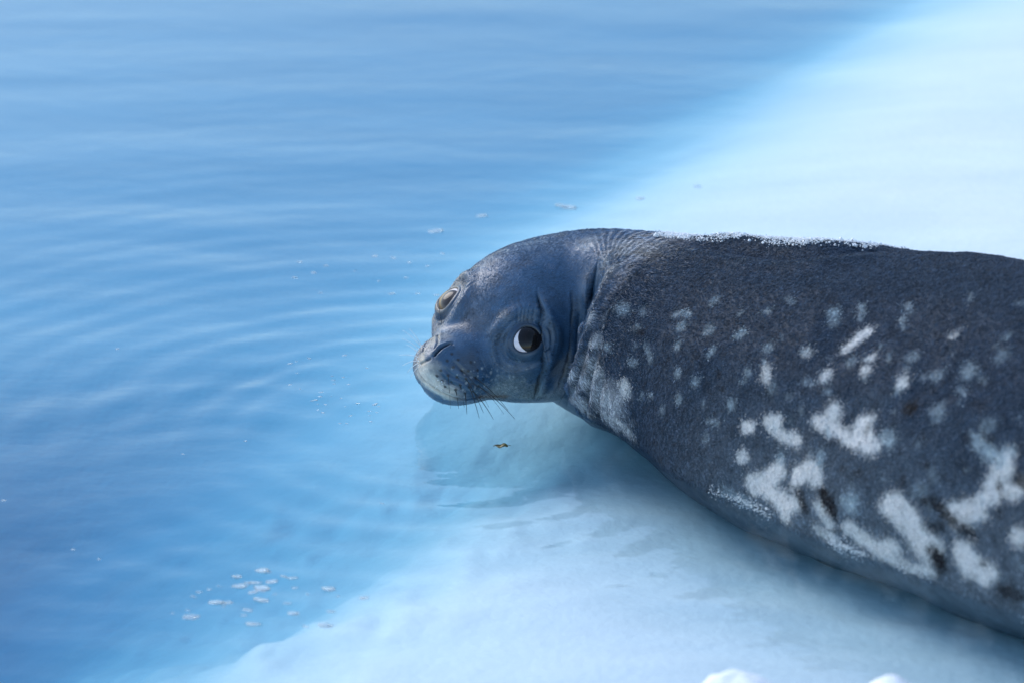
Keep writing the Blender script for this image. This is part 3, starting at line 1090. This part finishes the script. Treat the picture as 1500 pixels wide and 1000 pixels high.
tag(o, 'beads of frost along the waterline of the flank', 'frost', kind='stuff')
tip = np.concatenate([surf_pt0(x, y)[None] for x, y in [(611, 502), (610, 510), (609, 516), (609, 522), (609, 528), (611, 536), (616, 540), (628, 560), (640, 566), (648, 560)]])
tip = np.repeat(tip, 3, 0) + g.normal(size=(30, 3)) * .003
o = grains('water_beads', tip, g.uniform(.0006, .0013, len(tip)), M_SNOW, 10)
tag(o, 'tiny frozen droplets clinging to the muzzle of the seal', 'droplets', kind='stuff')

M_SLUSH, t_, b_ = material('slush_ice')
b_.inputs['Base Color'].default_value = (.68, .77, .82, 1)
b_.inputs['Roughness'].default_value = .2
b_.inputs['Transmission Weight'].default_value = .65
b_.inputs['IOR'].default_value = 1.31
SV, SF = ico(3)
slush = []
for k in range(8):
    v = SV * [1, .50, .16]
    v = v * (1 + .75 * fbm(SV + k * 3.1, 1.6, 3, k)[:, None])
    v[:, 2] += .06 * fbm(v + k, 4, 2, 70 + k)
    me = mesh_np('slush_piece', v, SF, M_SLUSH, link=False)
    slush.append(me.data)
    bpy.data.objects.remove(me)


def piece(px, py, wpx, label, group=None, k=None, z=None, name='slush_piece', hscale=1.0):
    p = on_plane(px, py)
    if z is None:
        z = float(water_height(np.array([p[0]]), np.array([p[1]]))[0])
    sc_ = wpx * .0005 * np.linalg.norm(p - CAMP) / 5
    o = bpy.data.objects.new(name, slush[random.randrange(8) if k is None else k])
    COL.objects.link(o)
    o.location = (p[0], p[1], z + sc_ * .01)
    sc_ *= .74
    o.scale = (sc_, sc_ * random.uniform(.8, 1.6), sc_ * random.uniform(.4, .8) * hscale)
    o.rotation_euler = (random.uniform(-.1, .1), random.uniform(-.1, .1), random.uniform(-.5, .5))
    tag(o, label, 'ice', group)
    return o


piece(638, 339, 26, 'pale ice chip floating nearest above the brow of the seal', k=0, name='ice_chip', hscale=1.4)
piece(707, 316, 22, 'small pale ice chip floating between the brow and the ice edge', k=1, name='ice_chip', hscale=1.4)
piece(832, 304, 40, 'long dark edged ice chip at the rim of the snowy ice', k=2, name='ice_chip', hscale=1.6)
piece(1022, 273, 14, 'small grey ice crumb lying on the white ice', k=3, z=.0, name='ice_crumb', hscale=2)
piece(938, 291, 16, 'low ice crumb at the edge of the white ice', k=4, z=.0, name='ice_crumb', hscale=1.5)
LA = 'slush flake floating left of the seal brow', 'slush flakes off the brow'
LB = 'tiny slush flake floating off the snout of the seal', 'slush flakes off the snout'
LC = 'slush flake in the crowded patch over the sunken ice edge', 'slush flakes over the sunken ice edge'
for x, y, wd in [(440, 385, 10), (432, 407, 13), (460, 400, 10), (478, 391, 9), (520, 398, 8), (550, 376, 10), (577, 379, 12), (600, 386, 8), (626, 391, 10), (575, 430, 12), (612, 430, 10), (640, 432, 10), (648, 372, 9), (555, 412, 8), (595, 408, 8), (470, 428, 7)]:
    piece(x, y, wd, *LA)
gB = np.random.default_rng(31)
for _ in range(34):
    a_ = gB.random()
    x, y = (gB.normal(470, 22), gB.normal(590, 14)) if a_ < .45 else ((gB.normal(535, 26), gB.normal(598, 12)) if a_ < .8 else (gB.normal(500, 40), gB.normal(550, 20)))
    piece(x, y, gB.uniform(4, 9), *LB)
for x, y, wd in [(505, 520, 9), (425, 532, 9), (360, 645, 7), (268, 665, 6), (172, 511, 7), (6, 733, 9), (560, 738, 10), (107, 803, 9), (145, 817, 7)]:
    piece(x, y, wd, 'lone slush speck on the open water', 'lone slush specks')
for X_, Y_ in [(695, 205), (725, 214), (555, 235), (570, 288), (612, 270), (655, 266), (742, 262), (812, 238), (858, 246), (870, 295), (400, 308), (452, 288), (640, 322), (692, 300), (312, 345), (436, 376), (492, 380), (690, 368), (760, 332), (830, 386),
               (1060, 303), (1108, 341), (282, 425), (200, 440), (610, 422), (590, 452), (302, 462), (642, 500), (930, 512), (1040, 505), (1070, 432), (862, 440), (345, 320), (480, 398), (940, 330), (1250, 350)]:
    piece(200 + X_ / 3.75, 780 + Y_ / 3.75, random.choice([8, 11, 14, 18, 24, 32]) * random.uniform(.8, 1.1), *LC)

# a scrap of weed on the water
M_WEED = whisker_material('weed', (.10, .085, .02, 1))
p = on_plane(735, 652, .003)
v = SV * [.0085, .006, .0016] * (1 + .4 * fbm(SV, 2.3, 2, 4)[:, None])
v[:, 2] += .0015 * np.sin(v[:, 0] * 400)
o = mesh_np('weed_scrap', v, SF, M_WEED)
o.location = p
tag(o, 'olive scrap of weed floating on pale shallow water under the chin', 'weed')
tube('stalk', [(-.012, -.002, 0), (-.007, .001, .001), (.004, .001, .001), (.013, -.001, .0005)], .0006, .0004, M_WEED, o)

# snow lumps on the ice in front
for (px, top_py, y, rx, lab, sd_) in [(1112, 985, -1.06, .085, 'broad rounded lump of white snow in front of the seal', 3), (1340, 992, -1.05, .07, 'lower rounded lump of white snow beside the broad one', 5)]:
    ang = TH + math.atan((top_py - 500) / 5000)
    zt = CAMP[2] - (y - CAMP[1]) * math.tan(ang)
    zg = float(ice_height(np.array([0.1]), np.array([y]))[0][0]) - .03
    LV, LF = ico(5)
    v = LV * [rx, rx * .8, zt - zg]
    v = v * (1 + .12 * fbm(LV + sd_, 1.7, 4, sd_)[:, None])
    v[:, 2] *= (zt - zg) / v[:, 2].max()
    o = mesh_np('snow_lump', v, LF, M_SNOW)
    o.location = ((px - 750) / 5000 * (y - CAMP[1]) / math.cos(TH) * .97, y, zg)
    tag(o, lab, 'snow')
